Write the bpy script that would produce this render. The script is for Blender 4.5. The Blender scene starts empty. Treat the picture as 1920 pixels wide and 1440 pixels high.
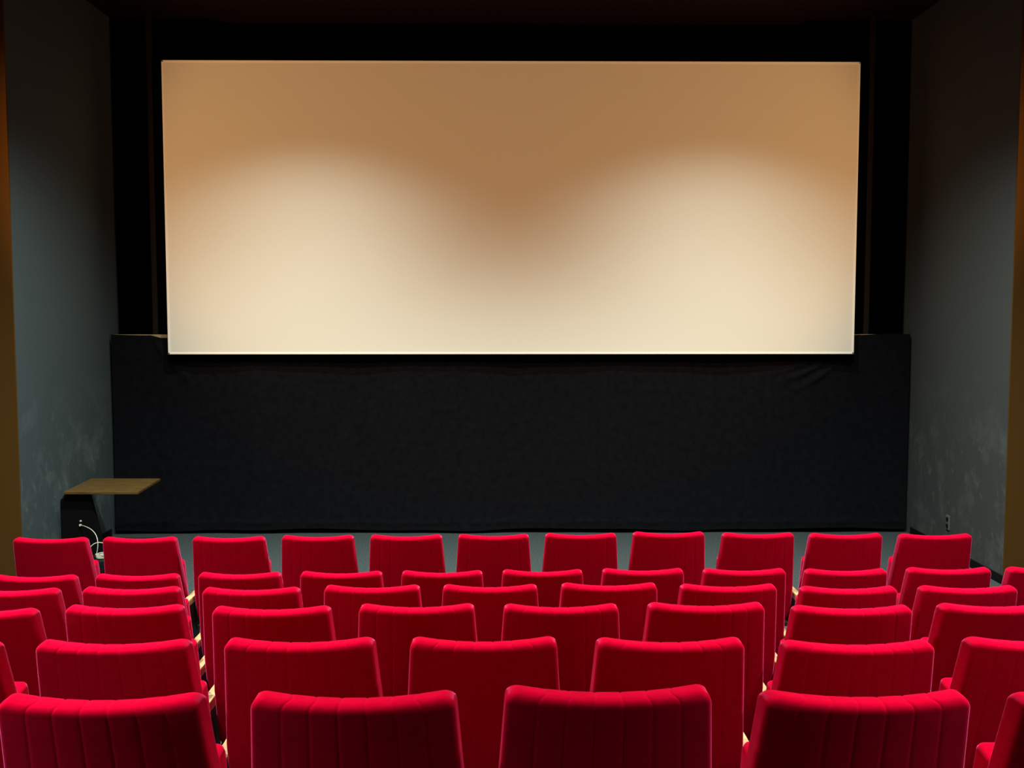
import bpy, bmesh, math, random
from mathutils import Vector, Matrix, noise
random.seed(7)
C = bpy.context.scene.collection
SC = bpy.context.scene
PI = math.pi

# ---------------------------------------------------------------- camera
cam_d = bpy.data.cameras.new('camera')
cam_d.sensor_width = 36.0
cam_d.lens = 1950.0 / 1920.0 * 36.0
cam_d.clip_start = 0.05
cam = bpy.data.objects.new('camera', cam_d); C.objects.link(cam)
cam.location = (0, 0, 2.55)
cam.rotation_euler = (math.radians(90 - 4.1), 0.0, -math.atan(22 / 1950.0))
SC.camera = cam

# ---------------------------------------------------------------- world, exposure
w = bpy.data.worlds.new('world'); SC.world = w; w.use_nodes = True
w.node_tree.nodes['Background'].inputs[0].default_value = (0, 0, 0, 1)
w.node_tree.nodes['Background'].inputs[1].default_value = 0.0
SC.view_settings.view_transform = 'Standard'
SC.view_settings.look = 'None'
SC.view_settings.gamma = 1.0
SC.view_settings.use_curve_mapping = False
SC.view_settings.exposure = 0.0

# ---------------------------------------------------------------- ceiling lamps of the room, added warm fill
def downlight(x, y, z, watts, half, blend, col):
    d = bpy.data.lights.new('downlight', 'SPOT')
    d.energy = watts; d.spot_size = math.radians(2 * half); d.spot_blend = blend
    d.shadow_soft_size = 0.09; d.color = col
    o = bpy.data.objects.new('downlight', d); C.objects.link(o)
    o.location = (x, y, z)                      # a lamp points straight down by default
def warm_fill(x, y, z, watts, half, blend, azim, col):
    d = bpy.data.lights.new('warm_fill', 'SPOT')
    d.energy = watts; d.spot_size = math.radians(2 * half); d.spot_blend = blend
    d.shadow_soft_size = 0.15; d.color = col
    o = bpy.data.objects.new('warm_fill', d); C.objects.link(o)
    o.location = (x, y, z); o.rotation_euler = (math.radians(92), 0, math.radians(-azim))

COOL = (0.87, 1.0, 0.87)
for x in (-2.1, 2.35):                          # the two ceiling spots that scallop the screen
    downlight(x, 9.56, 5.74, 590, 58, 1.0, COOL)
for x in (-2.1, 2.35):                          # a second pair behind them
    downlight(x, 7.55, 5.74, 1600, 62, 1.0, COOL)
for x in (-2.9, 3.1):                           # further ceiling spots above the seats
    downlight(x, 5.1, 5.74, 2400, 60, 1.0, COOL)
    downlight(x, 3.0, 5.74, 2100, 46, 1.0, COOL)
    downlight(x, 0.9, 5.74, 2000, 45, 1.0, COOL)
for x, azim in ((-4.95, 36), (5.22, -36)):      # added warm fill spots, no fixture, aimed to brighten the screen
    warm_fill(x, 6.4, 3.7, 530, 33, 0.6, azim, (1.0, 0.535, 0.19))

# ---------------------------------------------------------------- helpers
def mat(name, col, rough=0.8, spec=0.3, sheen=0, sheen_tint=(1, 1, 1), sheen_rough=0.4):
    m = bpy.data.materials.new(name); m.use_nodes = True
    b = m.node_tree.nodes['Principled BSDF']
    b.inputs['Base Color'].default_value = (*col, 1)
    b.inputs['Roughness'].default_value = rough
    b.inputs['Specular IOR Level'].default_value = spec
    b.inputs['Sheen Weight'].default_value = sheen
    b.inputs['Sheen Tint'].default_value = (*sheen_tint, 1)
    b.inputs['Sheen Roughness'].default_value = sheen_rough
    return m
def mottle(m, c1, c2, scale, detail=6, lo=0.4, hi=0.65, stretch=(1, 1, 1), bump=0.0, bscale=None):
    nt = m.node_tree; N = nt.nodes; L = nt.links; b = N['Principled BSDF']
    tc = N.new('ShaderNodeTexCoord'); mp = N.new('ShaderNodeMapping'); mp.inputs['Scale'].default_value = stretch
    nz = N.new('ShaderNodeTexNoise'); nz.inputs['Scale'].default_value = scale; nz.inputs['Detail'].default_value = detail
    cr = N.new('ShaderNodeValToRGB')
    cr.color_ramp.elements[0].position = lo; cr.color_ramp.elements[0].color = (*c1, 1)
    cr.color_ramp.elements[1].position = hi; cr.color_ramp.elements[1].color = (*c2, 1)
    L.new(tc.outputs['Object'], mp.inputs[0]); L.new(mp.outputs[0], nz.inputs['Vector'])
    L.new(nz.outputs['Fac'], cr.inputs[0]); L.new(cr.outputs[0], b.inputs['Base Color'])
    if bump:
        n2 = N.new('ShaderNodeTexNoise'); n2.inputs['Scale'].default_value = bscale or scale * 6; n2.inputs['Detail'].default_value = 3
        bp = N.new('ShaderNodeBump'); bp.inputs['Strength'].default_value = bump; bp.inputs['Distance'].default_value = 0.01
        L.new(mp.outputs[0], n2.inputs['Vector']); L.new(n2.outputs['Fac'], bp.inputs['Height']); L.new(bp.outputs[0], b.inputs['Normal'])
    return cr
def link(name, bm, m, parent=None, smooth=False, ang=40):
    me = bpy.data.meshes.new(name); bmesh.ops.recalc_face_normals(bm, faces=bm.faces); bm.to_mesh(me); bm.free()
    if m: me.materials.append(m)
    if smooth:
        for p in me.polygons: p.use_smooth = True
        me.set_sharp_from_angle(angle=math.radians(ang))
    o = bpy.data.objects.new(name, me); C.objects.link(o)
    if parent: o.parent = parent
    return o
def box(bm, x0, x1, y0, y1, z0, z1, bev=0.0, seg=2):
    vs = [bm.verts.new((x, y, z)) for x in (x0, x1) for y in (y0, y1) for z in (z0, z1)]
    fs = [bm.faces.new([vs[i] for i in q]) for q in ((0, 1, 3, 2), (4, 6, 7, 5), (0, 4, 5, 1), (2, 3, 7, 6), (0, 2, 6, 4), (1, 5, 7, 3))]
    if bev:
        es = list({e for f in fs for e in f.edges})
        bmesh.ops.bevel(bm, geom=es, offset=bev, segments=seg, profile=0.5, affect='EDGES')
def prism(bm, pts, axis, a, b, bev=0.0, seg=2):
    """extrude a 2-D outline along an axis: axis 'x' takes (y,z), 'y' takes (x,z), 'z' takes (x,y)"""
    def P(p, t): return {'x': (t, p[0], p[1]), 'y': (p[0], t, p[1]), 'z': (p[0], p[1], t)}[axis]
    A = [bm.verts.new(P(p, a)) for p in pts]; B = [bm.verts.new(P(p, b)) for p in pts]
    fs = [bm.faces.new(A[::-1]), bm.faces.new(B)]
    n = len(pts)
    for i in range(n): fs.append(bm.faces.new((A[i], A[(i + 1) % n], B[(i + 1) % n], B[i])))
    if bev:
        es = list({e for f in fs for e in f.edges})
        bmesh.ops.bevel(bm, geom=es, offset=bev, segments=seg, profile=0.5, affect='EDGES')
def tube(bm, pts, r, n=8):
    prev = None
    up = Vector((0.13, 0.21, 0.97))
    for i, p in enumerate(pts):
        p = Vector(p)
        t = (Vector(pts[min(i + 1, len(pts) - 1)]) - Vector(pts[max(i - 1, 0)])).normalized()
        a = t.cross(up)
        if a.length < 1e-3: a = t.cross(Vector((1, 0, 0)))
        a.normalize(); b = t.cross(a)
        ring = [bm.verts.new(p + (a * math.cos(k * 2 * PI / n) + b * math.sin(k * 2 * PI / n)) * r) for k in range(n)]
        if prev:
            for k in range(n): bm.faces.new((prev[k], prev[(k + 1) % n], ring[(k + 1) % n], ring[k]))
        else: bm.faces.new(ring)
        prev = ring
    bm.faces.new(prev)
def tag(o, label, cat, group=None, kind=None):
    o['label'] = label; o['category'] = cat
    if group: o['group'] = group
    if kind: o['kind'] = kind
    return o
def thing(name, label, cat, loc=(0, 0, 0), rz=0, group=None):
    o = bpy.data.objects.new(name, None); C.objects.link(o)
    o.location = loc; o.rotation_euler = (0, 0, rz); o.empty_display_size = 0.1
    return tag(o, label, cat, group)
def struct(name, bm, m, label=None, cat=None):
    o = link(name, bm, m); o['kind'] = 'structure'
    if label: o['label'] = label; o['category'] = cat
    return o

# ---------------------------------------------------------------- materials
M_velvet = mat('red_velvet', (0.37, 0.0006, 0.014), 0.9, 0.0, 0.55, (1.0, 0.14, 0.42), 0.28)
mottle(M_velvet, (0.345, 0.0005, 0.0125), (0.385, 0.0007, 0.0155), 38, 4, 0.35, 0.65, bump=0.10, bscale=900)
M_wood = mat('beech_wood', (0.72, 0.46, 0.22), 0.45, 0.4)
mottle(M_wood, (0.34, 0.19, 0.085), (0.47, 0.29, 0.145), 9, 5, 0.3, 0.7, stretch=(12, 1, 12))
M_black = mat('black_metal', (0.006, 0.006, 0.007), 0.6, 0.2)
M_screen = mat('screen_vinyl', (0.80, 0.78, 0.73), 0.95, 0.1)
M_halo = mat('screen_edge_halo', (0.95, 0.93, 0.88), 0.8, 0.1)  # bright edge halo put into a whiter colour than the screen
M_felt = mat('black_felt', (0.0008, 0.0008, 0.0009), 1.0, 0.0)
M_curt = mat('black_curtain', (0.012, 0.0125, 0.0150), 0.95, 0.05)
mottle(M_curt, (0.0040, 0.0041, 0.0060), (0.0066, 0.0066, 0.0088), 14, 5, 0.3, 0.7)
M_wallL = mat('blue_grey_paint', (0.09, 0.11, 0.12), 0.85, 0.2)
M_wallR = mat('grey_paint', (0.10, 0.096, 0.09), 0.85, 0.2)
M_brown = mat('brown_paint', (0.078, 0.034, 0.006), 0.9, 0.1)
M_ceil = mat('dark_ceiling', (0.020, 0.010, 0.010), 0.95, 0.0)
M_floor = mat('grey_carpet', (0.12, 0.14, 0.14), 0.95, 0.1)
mottle(M_floor, (0.030, 0.038, 0.041), (0.062, 0.074, 0.080), 60, 6, 0.35, 0.65, bump=0.4, bscale=220)
M_base = mat('black_baseboard', (0.004, 0.004, 0.005), 0.8, 0.1)
M_panel = mat('black_board', (0.0022, 0.0022, 0.0024), 0.8, 0.1)
M_table = mat('brown_table_wood', (0.2, 0.11, 0.04), 0.45, 0.35)
mottle(M_table, (0.060, 0.029, 0.008), (0.135, 0.072, 0.020), 6, 6, 0.3, 0.7, stretch=(1, 9, 9))
M_batten = mat('raw_batten', (0.42, 0.30, 0.17), 0.8, 0.2)
M_post = mat('dark_batten', (0.012, 0.008, 0.005), 0.8, 0.1)
M_cable = mat('white_cable', (0.62, 0.58, 0.48), 0.5, 0.4)
M_socket = mat('dark_socket', (0.10, 0.10, 0.10), 0.5, 0.4)
M_hole = mat('socket_hole', (0.004, 0.004, 0.004), 0.6, 0.2)

def scuffs(m, base, light):
    """scuffed wall paint: pale chalky rubs with a shape of their own in the lower part of the wall"""
    nt = m.node_tree; N = nt.nodes; L = nt.links; b = N['Principled BSDF']
    tc = N.new('ShaderNodeTexCoord'); sp = N.new('ShaderNodeSeparateXYZ'); L.new(tc.outputs['Object'], sp.inputs[0])
    n1 = N.new('ShaderNodeTexNoise'); n1.inputs['Scale'].default_value = 2.6; n1.inputs['Detail'].default_value = 9; n1.inputs['Roughness'].default_value = 0.68; n1.inputs['Distortion'].default_value = 0.15
    L.new(tc.outputs['Object'], n1.inputs['Vector'])
    r1 = N.new('ShaderNodeMapRange'); r1.inputs[1].default_value = 0.50; r1.inputs[2].default_value = 0.72; L.new(n1.outputs['Fac'], r1.inputs[0])
    n2 = N.new('ShaderNodeTexNoise'); n2.inputs['Scale'].default_value = 9; n2.inputs['Detail'].default_value = 5; n2.inputs['Distortion'].default_value = 0.5
    mp = N.new('ShaderNodeMapping'); mp.inputs['Scale'].default_value = (1, 1.3, 0.95); L.new(tc.outputs['Object'], mp.inputs[0]); L.new(mp.outputs[0], n2.inputs['Vector'])
    r2 = N.new('ShaderNodeMapRange'); r2.inputs[1].default_value = 0.60; r2.inputs[2].default_value = 0.70; L.new(n2.outputs['Fac'], r2.inputs[0])
    ad = N.new('ShaderNodeMath'); ad.operation = 'MULTIPLY_ADD'; ad.inputs[1].default_value = 0.6
    L.new(r2.outputs[0], ad.inputs[0]); L.new(r1.outputs[0], ad.inputs[2])
    hz = N.new('ShaderNodeMapRange'); hz.inputs[1].default_value = 2.0; hz.inputs[2].default_value = 1.0; L.new(sp.outputs['Z'], hz.inputs[0])
    mu = N.new('ShaderNodeMath'); mu.operation = 'MULTIPLY'; L.new(ad.outputs[0], mu.inputs[0]); L.new(hz.outputs[0], mu.inputs[1])
    mx = N.new('ShaderNodeMix'); mx.data_type = 'RGBA'; mx.inputs['A'].default_value = (*base, 1); mx.inputs['B'].default_value = (*light, 1)
    L.new(mu.outputs[0], mx.inputs['Factor']); L.new(mx.outputs['Result'], b.inputs['Base Color'])
scuffs(M_wallL, (0.045, 0.058, 0.065), (0.092, 0.113, 0.124))
scuffs(M_wallR, (0.046, 0.048, 0.050), (0.090, 0.092, 0.095))

# ---------------------------------------------------------------- the room
XL, XR = -4.39, 4.67            # grey side walls of the screen bay
YW, YB = 9.45, 12.20            # near edge of the bay, back wall
YC = 11.72                      # black drape under the screen
HX = 5.82                       # ceiling height
AL, AR, YR = -5.7, 5.95, -3.6   # auditorium side walls, rear wall
ROWS_Y = [2.386, 3.269, 4.173, 5.04, 5.93, 6.90]       # nearest row first
ROWS_Z = [0.60, 0.45, 0.30, 0.15, 0.0, 0.0]

bm = bmesh.new()
prof = [(YB + 0.2, 0.0)]
for k in (3, 2, 1, 0):
    ye = ROWS_Y[k] + 0.74
    prof += [(ye, ROWS_Z[k + 1]), (ye, ROWS_Z[k])]
z = 0.60
for ye in (2.24, 1.34, 0.44, -0.46, -1.36, -2.26):
    prof += [(ye, z), (ye, z + 0.15)]; z += 0.15
prof += [(YR - 0.2, z), (YR - 0.2, -0.3), (YB + 0.2, -0.3)]
prism(bm, prof, 'x', AL - 0.2, AR + 0.2)
struct('floor', bm, M_floor)
bm = bmesh.new(); box(bm, AL - 0.2, AR + 0.2, YR - 0.2, YB + 0.2, HX, HX + 0.2); struct('ceiling', bm, M_ceil)
bm = bmesh.new(); box(bm, XL - 0.05, XR + 0.05, YB, YB + 0.2, 0, HX); struct('wall_back', bm, M_felt)
bm = bmesh.new(); box(bm, XL - 0.25, XL, YW + 0.02, YB, 0, HX); struct('wall_left', bm, M_wallL)
bm = bmesh.new(); box(bm, XR, XR + 0.25, YW + 0.02, YB, 0, HX); struct('wall_right', bm, M_wallR)
bm = bmesh.new(); box(bm, AL, XL, YW, YW + 0.02, 0, HX); struct('wall_front_left', bm, M_brown)
bm = bmesh.new(); box(bm, XR, AR, YW, YW + 0.02, 0, HX); struct('wall_front_right', bm, M_brown)
bm = bmesh.new(); box(bm, AL - 0.2, AL, YR, YW, 0, HX); struct('wall_side_left', bm, M_brown)
bm = bmesh.new(); box(bm, AR, AR + 0.2, YR, YW, 0, HX); struct('wall_side_right', bm, M_brown)
bm = bmesh.new(); box(bm, AL, AR, YR - 0.2, YR, 0, HX); struct('wall_rear', bm, M_brown)
bm = bmesh.new(); box(bm, XL, XL + 0.016, YW + 0.02, YC - 0.1, 0, 0.085, 0.004); struct('baseboard_left', bm, M_base)
bm = bmesh.new(); box(bm, XR - 0.016, XR, YW + 0.02, YC - 0.1, 0, 0.085, 0.004); struct('baseboard_right', bm, M_base)

# ---------------------------------------------------------------- screen
YS = 11.61
sx0, sx1, sz0, sz1 = -3.694, 3.961, 2.051, 5.262
scr = thing('cinema_screen', 'wide blank cinema screen on the black back wall, lit by two scalloped spots', 'screen', (0, YS, 0))
bm = bmesh.new(); box(bm, sx0 + .02, sx1 - .02, -0.004, 0.03, sz0 + .02, sz1 - .02); link('screen_surface', bm, M_screen, scr)
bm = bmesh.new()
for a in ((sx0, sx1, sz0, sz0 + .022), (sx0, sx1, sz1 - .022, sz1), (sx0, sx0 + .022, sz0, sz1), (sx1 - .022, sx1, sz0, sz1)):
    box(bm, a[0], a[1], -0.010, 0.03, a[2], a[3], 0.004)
link('edge_halo', bm, M_halo, scr)  # added pale rim that draws a bright halo round the screen
bm = bmesh.new()
for a in ((sx0 + .01, sx1 - .01, sz0 - .075, sz0 + .03), (sx0 + .01, sx1 - .01, sz1 - .08, sz1 - .005), (sx0 + .01, sx0 + .09, sz0, sz1 - .02), (sx1 - .09, sx1 - .01, sz0, sz1 - .02)):
    box(bm, a[0], a[1], 0.031, 0.062, a[2], a[3], 0.004)
link('frame', bm, M_felt, scr)
for x in (-2.6, 0.13, 2.9):
    for zz in (2.4, 4.8):
        bm = bmesh.new(); box(bm, x - .04, x + .04, 0.028, YB - YS + 0.01, zz - .04, zz + .04, 0.003); link('bracket', bm, M_black, scr)

# ---------------------------------------------------------------- black drape under the screen, its batten, masking behind
def drape_top(x):
    if x < -3.92: return 2.270 - 0.010 * max(0.0, min(1, (x + 4.35) / 0.3))
    if x < -3.2: return 2.260 - 0.028 * min(1, (x + 3.92) / 0.10)
    if x > 3.9: return 2.258 + 0.014 * min(1, (x - 3.9) / 0.45)
    return 2.25
bm = bmesh.new()
nx, nz = 420, 90
x0, x1 = XL + 0.03, XR - 0.03
grid = []
for i in range(nx + 1):
    x = x0 + (x1 - x0) * i / nx
    col = []
    for j in range(nz + 1):
        t = j / nz
        zt = drape_top(x)
        zb = 0.045 + 0.012 * math.sin(x * 2.1) + 0.006 * math.sin(x * 5.3)
        zz = zb + (zt - zb) * t
        dy = 0.012 * math.sin(x * 3.1 + 0.6 * math.sin(zz * 1.3)) + 0.008 * math.sin(x * 7.7 + 1.0) * (1 - 0.5 * t)
        dy += 0.010 * noise.noise(Vector((x * 1.6, zz * 0.7, 0.3)))
        # gathered folds: a slack swag near the far end of the screen, a few pulls on the other side
        for (cx, cz, ang, ln, wd, am) in ((3.42, 1.94, 0.42, .42, .030, .030), (3.50, 1.87, 0.50, .40, .032, .030), (3.62, 1.80, 0.62, .36, .032, .026), (3.2, 1.96, 0.15, .3, .03, .02),
                                          (-3.66, 1.95, -1.15, .30, .03, .022), (-3.55, 1.86, -1.2, .26, .03, .020), (-3.20, 1.86, -1.25, .22, .022, .020), (-3.80, 2.06, -1.0, .2, .03, .016)):
            ux = (x - cx) * math.cos(ang) + (zz - cz) * math.sin(ang)
            uz = -(x - cx) * math.sin(ang) + (zz - cz) * math.cos(ang) - 0.35 * ux * ux
            dy -= am * math.exp(-(ux / ln) ** 2 * 2.2 - (uz / wd) ** 2)
        if zz < 0.15 and zz > 0.11: dy -= 0.006
        col.append(bm.verts.new((x, dy, zz)))
    grid.append(col)
for i in range(nx):
    for j in range(nz): bm.faces.new((grid[i][j], grid[i + 1][j], grid[i + 1][j + 1], grid[i][j + 1]))
ext = bmesh.ops.extrude_face_region(bm, geom=list(bm.faces))
bmesh.ops.translate(bm, verts=[v for v in ext['geom'] if isinstance(v, bmesh.types.BMVert)], vec=(0, 0.012, 0))
dr = link('lower_drape', bm, M_curt, None, True, 60); dr.location = (0, YC, 0)
tag(dr, 'plain black drape hanging under the screen down to the floor', 'curtain')
bm = bmesh.new(); box(bm, XL + 0.02, XR - 0.02, YC + 0.045, YC + 0.085, 2.20, 2.268, 0.003)
tag(link('wooden_batten', bm, M_batten), 'thin pale wooden batten along the top edge of the black drape', 'batten')
for x, s in ((-3.90, 'behind the screen edge on the table side'), (4.17, 'behind the screen edge on the socket side')):
    bm = bmesh.new(); box(bm, x - .03, x + .03, YC + .10, YC + .15, 0, HX, 0.003)
    tag(link('timber_post', bm, M_post), 'dim brown timber post ' + s, 'post', 'timber posts behind the screen')
def masking(xa, xb, lab):
    bm = bmesh.new(); n = 90; rows = []
    for i in range(n + 1):
        x = xa + (xb - xa) * i / n
        y = 0.03 * math.sin(x * 21) + 0.012 * math.sin(x * 47)
        rows.append([bm.verts.new((x, y, zz)) for zz in (0.02, 1.5, 3.0, 4.5, HX - 0.02)])
    for i in range(n):
        for j in range(4): bm.faces.new((rows[i][j], rows[i + 1][j], rows[i + 1][j + 1], rows[i][j + 1]))
    ext = bmesh.ops.extrude_face_region(bm, geom=list(bm.faces))
    bmesh.ops.translate(bm, verts=[v for v in ext['geom'] if isinstance(v, bmesh.types.BMVert)], vec=(0, 0.01, 0))
    o = link('masking_curtain', bm, M_felt, None, True, 60); o.location = (0, YC + 0.25, 0)
    tag(o, lab, 'curtain', 'black masking curtains beside the screen')
masking(XL + .04, -3.2, 'pleated black masking curtain between the screen and the blue grey wall')
masking(3.5, XR - .04, 'pleated black masking curtain between the screen and the wall with the socket')

# ---------------------------------------------------------------- socket on the grey wall
so = thing('wall_socket', 'small dark double power socket low on the grey wall', 'socket', (XR, 10.66, 0.335))
bm = bmesh.new(); box(bm, -0.012, 0.0, -0.042, 0.042, -0.075, 0.075, 0.004); link('cover_plate', bm, M_socket, so)
for dz in (0.034, -0.034):
    bm = bmesh.new()
    bmesh.ops.create_cone(bm, cap_ends=True, segments=24, radius1=0.024, radius2=0.022, depth=0.006, matrix=Matrix.Translation((-0.0145, 0, dz)) @ Matrix.Rotation(PI / 2, 4, 'Y'))
    link('outlet', bm, M_hole, so)

# ---------------------------------------------------------------- table, black box and cable by the blue grey wall
tb = thing('side_table', 'small brown wooden table on a black panel support beside the blue grey wall', 'table', (0, 0, 0))
bm = bmesh.new()
prism(bm, [(-4.31, 10.21), (-3.575, 10.20), (-3.62, 11.02), (-4.36, 11.03)], 'z', 0.728, 0.755, 0.004)
link('table_top', bm, M_table, tb)
bm = bmesh.new()
prism(bm, [(-4.383, 0.66), (-4.383, 0.0), (-3.93, 0.0), (-4.10, 0.729), (-4.30, 0.729)], 'y', 10.30, 10.36, 0.004)
link('support_panel', bm, M_panel, tb)
bm = bmesh.new(); box(bm, -4.37, -4.11, 10.36, 10.98, 0.700, 0.729, 0.003); link('bearer', bm, M_panel, tb)
bm = bmesh.new(); box(bm, -4.37, -4.33, 10.36, 10.95, 0.0, 0.702, 0.003); link('side_panel', bm, M_panel, tb)

bx = thing('equipment_box', 'low black box on the floor under the white cable coil', 'box', (-3.88, 10.06, 0))
bm = bmesh.new(); box(bm, -0.19, 0.16, -0.15, 0.15, 0.012, 0.13, 0.006); link('body', bm, M_black, bx)
for sx in (-.15, .12):
    for sy in (-.11, .11):
        bm = bmesh.new(); box(bm, sx - .02, sx + .02, sy - .02, sy + .02, 0, 0.014, 0.003); link('foot', bm, M_black, bx)

cb = thing('white_cable', 'loose white cable coiled on the black box and plugged in under the table', 'cable', (-3.862, 10.06, 0.13))
bm = bmesh.new()
pts = []
for i in range(120):
    a = i / 120 * 2 * PI * 4.2 + 0.6
    rr = 0.082 + 0.006 * math.sin(i * 0.9)
    pts.append((rr * math.cos(a), rr * 0.9 * math.sin(a), 0.006 + 0.0095 * (i / 28)))
lx, ly, lz = pts[-1]
tube(bm, pts, 0.0042, 7); link('coil', bm, M_cable, cb)
def bez(p0, p1, p2, p3, n=24):
    out = []
    for i in range(n + 1):
        t = i / n; s = 1 - t
        out.append(tuple(s**3 * p0[k] + 3 * s*s*t * p1[k] + 3 * s*t*t * p2[k] + t**3 * p3[k] for k in range(3)))
    return out
bm = bmesh.new()
tube(bm, bez((-0.085, 0.0, 0.03), (-0.02, -0.02, 0.24), (-0.16, 0.10, 0.275), (-0.318, 0.228, 0.275)), 0.0038, 7)
link('lead', bm, M_cable, cb)
bm = bmesh.new()
tube(bm, bez((0.08, 0.03, 0.03), (-0.02, 0.03, 0.22), (-0.16, -0.02, 0.16), (-0.165, -0.03, 0.012)), 0.004, 7)
link('loop', bm, M_cable, cb)
bm = bmesh.new(); box(bm, -0.335, -0.315, 0.215, 0.240, 0.265, 0.285, 0.004); link('plug', bm, M_cable, cb)
bm = bmesh.new(); box(bm, -0.330, -0.312, 0.222, 0.240, 0.308, 0.324, 0.004); link('plug', bm, M_cable, cb)

# ---------------------------------------------------------------- the seats
SEAMS = [(-2.5 + k) * 0.0575 for k in range(6)]
def backrest_bm():
    """channelled velvet pad: horizontal rounded slices stacked up a reclined back, domed on top"""
    bm = bmesh.new()
    zt, zb = 1.05, 0.40
    wt, taper, hth, rc = 0.2345, 0.070, 0.043, 0.015
    rec = math.tan(math.radians(15))
    def us(w):
        s = set()
        for c in SEAMS:
            for d in (-.022, -.009, -.0045, -.0018, 0, .0018, .0045, .009, .022): s.add(round(c + d, 5))
        e = SEAMS[-1] + .022
        for k in range(1, 6): s.add(e + (0.1955 - e) * k / 6); s.add(-(e + (0.1955 - e) * k / 6))
        return sorted(s)
    U = us(wt)
    def ring(z, inset, hy):
        w = min(wt + taper * (zt - z), 0.262) - inset
        r = min(rc, hy * 0.98)
        pts = []
        sc = w / wt
        fl = w - r
        k0 = (fl) / 0.1955
        xs = [u * k0 for u in U] if inset < 1 else U
        core = [-fl] + [x for x in (u * k0 for u in U) if -fl < x < fl] + [fl]
        for x in core: pts.append((x, -hy, x / k0))                   # rear face
        for a in range(1, 6):                                          # round to the side
            t = -PI / 2 + a * (PI / 2) / 6; pts.append((fl + r * math.cos(t), -hy + r + r * math.sin(t), 9))
        for q in (-.6, 0, .6): pts.append((w, q * (hy - r), 9))
        for a in range(1, 6):
            t = a * (PI / 2) / 6; pts.append((fl + r * math.cos(t), hy - r + r * math.sin(t), 9))
        for x in core[::-1]: pts.append((x, hy, x / k0))
        for a in range(1, 6):
            t = PI / 2 + a * (PI / 2) / 6; pts.append((-fl + r * math.cos(t), hy - r + r * math.sin(t), 9))
        for q in (.6, 0, -.6): pts.append((-w, q * (hy - r), 9))
        for a in range(1, 6):
            t = PI + a * (PI / 2) / 6; pts.append((-fl + r * math.cos(t), -hy + r + r * math.sin(t), 9))
        out = []
        for (x, y, su) in pts:
            g = 0.0
            for c in SEAMS:
                d = su - c
                if abs(d) < .03: g = max(g, math.exp(-(d / .0030) ** 2))
            soft = 0.0
            if abs(su) < .2:                                           # pillowing between the seams
                for c in SEAMS:
                    soft = max(soft, math.exp(-(abs(su - c) / .012)))
            cut = 0.0011 * g + 0.0003 * soft
            dome = max(0.0, (z - (zt - 0.05)) / 0.05)
            yy = y + (cut if y < 0 else -cut * 1.6) * (1 if abs(y) > 0.6 * hy else abs(y) / (0.6 * hy + 1e-6))
            xx = x / 0.26
            bul = -0.032 * (1 - min(1, xx * xx))                       # hollow to the sitter, bulging to the rear
            zz = z - dome * (0.012 * (1 - min(1.0, (x / 0.21) ** 2)) + 0.0014 * g + 0.0004 * soft)
            yy += bul + 0.032 - (z - zt) * rec * -1 * -1
            out.append((x, yy + 0.0, zz))
        return out
    rt = 0.032
    levels = [(zb, 0.02, hth - 0.02), (zb + 0.006, 0.006, hth - 0.006), (zb + 0.02, 0, hth)]
    z = zb + 0.06
    while z < zt - rt - 0.03: levels.append((z, 0, hth)); z += 0.05
    for a in range(0, 9):
        t = a / 8 * PI / 2
        levels.append((zt - rt + rt * math.sin(t), rt * (1 - math.cos(t)), hth - rt * (1 - math.cos(t))))
    rings = [[bm.verts.new(p) for p in ring(*l)] for l in levels]
    n = len(rings[0])
    assert all(len(r) == n for r in rings), [len(r) for r in rings]
    for a, b in zip(rings, rings[1:]):
        for i in range(n): bm.faces.new((a[i], a[(i + 1) % n], b[(i + 1) % n], b[i]))
    bm.faces.new(rings[0][::-1])
    # close the top: strips between the rear edge and the front edge
    top = rings[-1]
    side = 5 + 3 + 5
    m = (n - 2 * side) // 2
    rear = list(range(0, m)); front = list(range(m + side, m + side + m))[::-1]
    for i in range(m - 1):
        bm.faces.new((top[rear[i]], top[rear[i + 1]], top[front[i + 1]], top[front[i]]))
    bm.faces.new([top[k] for k in range(m - 1, m + side + 1)])
    bm.faces.new([top[k % n] for k in range(m + side + m - 1, n + 1)])
    return bm
def cushion_bm():
    """tip-up cushion, folded up against the front of the backrest"""
    bm = bmesh.new()
    box(bm, -0.236, 0.236, -0.045, 0.045, 0.0, 0.43, 0.022, 4)
    for v in bm.verts:                                                 # slight crown on the sitting side
        v.co.y += 0.010 * (1 - (v.co.x / .236) ** 2) * (1 if v.co.y > 0 else 0)
    bmesh.ops.rotate(bm, verts=bm.verts, cent=(0, 0, 0), matrix=Matrix.Rotation(math.radians(14.5), 3, 'X'))
    bmesh.ops.translate(bm, verts=bm.verts, vec=(0, 0.295, 0.42))
    return bm
HP = 0.296
def armrest_bm(x):
    bm = bmesh.new()
    prism(bm, [(-0.03, 0.592), (-0.03, 0.574), (-0.018, 0.562), (0.33, 0.556), (0.352, 0.57), (0.352, 0.594), (0.33, 0.606), (-0.012, 0.606)], 'x', x - 0.021, x + 0.021, 0.005)
    return bm
def support_bm(x):
    bm = bmesh.new()
    prism(bm, [(0.03, 0.0), (0.33, 0.0), (0.33, 0.02), (0.27, 0.04), (0.25, 0.30), (0.29, 0.557), (0.03, 0.562), (0.09, 0.30), (0.07, 0.04), (0.03, 0.02)], 'x', x - 0.019, x + 0.019, 0.003)
    return bm
def hinge_bm(x):
    bm = bmesh.new(); box(bm, -0.255, 0.255, 0.10, 0.30, 0.375, 0.405, 0.004); return bm
root0 = thing('theatre_chair', '-', 'seat')
link('backrest', backrest_bm(), M_velvet, root0, True, 55)
link('seat_cushion', cushion_bm(), M_velvet, root0, True, 55)
sp0 = link('side_support', support_bm(HP), M_black, root0)
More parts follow.
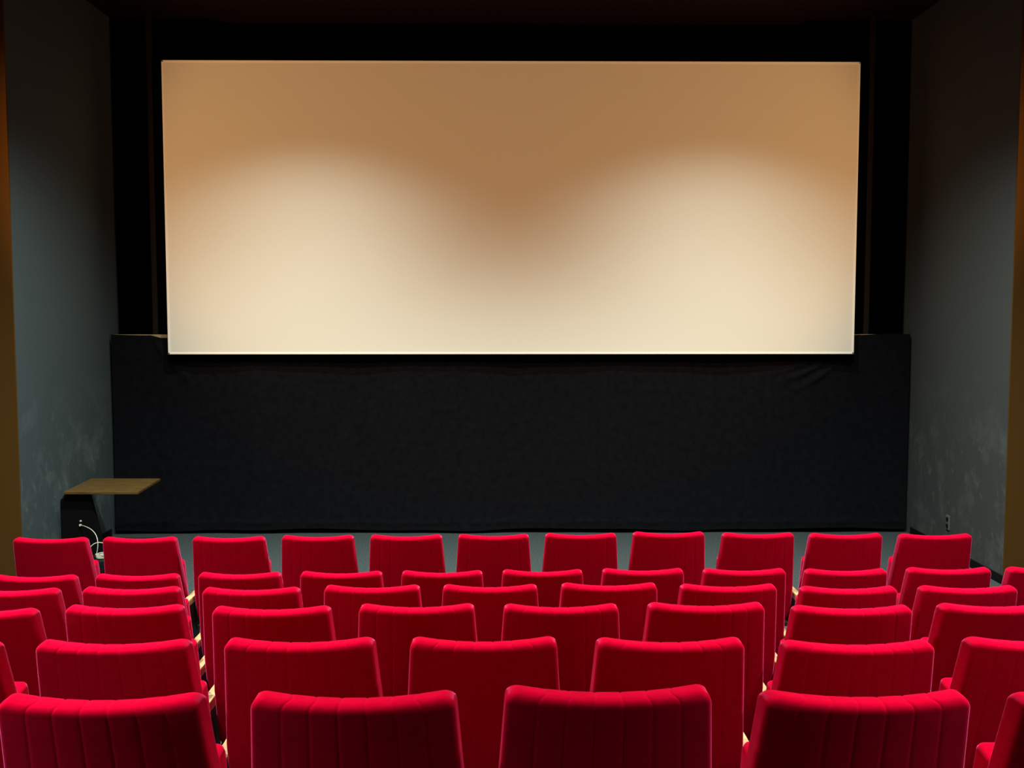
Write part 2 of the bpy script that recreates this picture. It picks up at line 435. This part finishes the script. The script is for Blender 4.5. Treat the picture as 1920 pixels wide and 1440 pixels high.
link('armrest', armrest_bm(HP), M_wood, root0, True, 30)
link('seat_bar', hinge_bm(0), M_black, root0)
arm_l = (armrest_bm(-HP), support_bm(-HP))
me_al = bpy.data.meshes.new('armrest_end'); bmesh.ops.recalc_face_normals(arm_l[0], faces=arm_l[0].faces); arm_l[0].to_mesh(me_al); me_al.materials.append(M_wood)
me_sl = bpy.data.meshes.new('support_end'); bmesh.ops.recalc_face_normals(arm_l[1], faces=arm_l[1].faces); arm_l[1].to_mesh(me_sl); me_sl.materials.append(M_black)

SEATS = [   # row, position along it, height and width of each chair relative to the first one
 ('sixth row from the screen', [-0.942, -0.346, 0.254, 0.867, 1.472],
  [0.993, 0.996, 1.007, 0.993, 0.986],
  [0.998, 1.022, 1.033, 1.035, 1.02]),
 ('fifth row from the screen', [-1.851, -1.244, -0.646, -0.054, 0.548, 1.158, 1.752],
  [0.987, 0.99, 0.994, 0.994, 0.99, 0.98, 0.988],
  [1.0, 1.023, 1.013, 1.002, 1.006, 1.028, 1.0]),
 ('fourth row from the screen', [-2.137, -1.537, -0.937, -0.343, 0.249, 0.846, 1.449, 2.051],
  [0.982, 0.995, 0.988, 0.995, 0.993, 0.997, 0.984, 0.99],
  [1.0, 0.996, 1.011, 0.998, 0.999, 1.005, 1.028, 1.0]),
 ('third row from the screen', [-2.417, -1.82, -1.23, -0.634, -0.051, 0.538, 1.131, 1.73, 2.327],
  [0.982, 0.988, 0.983, 0.992, 0.993, 0.999, 0.992, 0.98, 0.981],
  [1.0, 0.987, 0.998, 0.992, 0.992, 0.999, 0.999, 0.999, 1.004]),
 ('second row from the screen', [-2.696, -2.103, -1.512, -0.924, -0.339, 0.245, 0.83, 1.422, 2.016, 2.62, 3.207],
  [0.97, 0.975, 0.982, 0.986, 0.988, 0.992, 0.997, 0.995, 0.992, 0.998, 0.999],
  [1.0, 0.997, 0.992, 0.992, 0.992, 0.988, 0.993, 1.004, 0.995, 1.01, 1.0]),
 ('front row by the screen', [-3.02, -2.423, -1.827, -1.23, -0.635, -0.046, 0.543, 1.137, 1.743, 2.338, 2.947],
  [0.976, 0.978, 0.98, 0.986, 0.988, 0.99, 0.995, 1.003, 0.996, 0.991, 0.986],
  [1.02, 1.019, 1.008, 1.012, 1.017, 1.009, 1.014, 1.014, 1.013, 1.022, 1.02]),
]
ORD = ['first', 'second', 'third', 'fourth', 'fifth', 'sixth', 'seventh', 'eighth', 'ninth', 'tenth', 'eleventh']
first = True
for r, (nm, xs, hs, ws) in enumerate(SEATS):
    for i, x in enumerate(xs):
        if first: o = root0; first = False; new = False
        else:
            o = root0.copy(); C.objects.link(o); new = True
            for ch in list(root0.children):
                if ch.name.startswith('end_'): continue
                c = ch.copy(); C.objects.link(c); c.parent = o
        o.location = (x, ROWS_Y[r], ROWS_Z[r])
        o.scale = (ws[i], 1, hs[i])
        o['label'] = 'red velvet chair, %s in view from the table side, %s' % (ORD[i], nm)
        o['group'] = 'seats in the ' + nm
        o['_end'] = 1 if i == 0 else 0
for o in [o for o in C.objects if o.get('_end') is not None]:
    if o['_end']:
        for nm, me in (('armrest', me_al), ('side_support', me_sl)):
            c = bpy.data.objects.new(nm, me); C.objects.link(c); c.parent = o
    del o['_end']
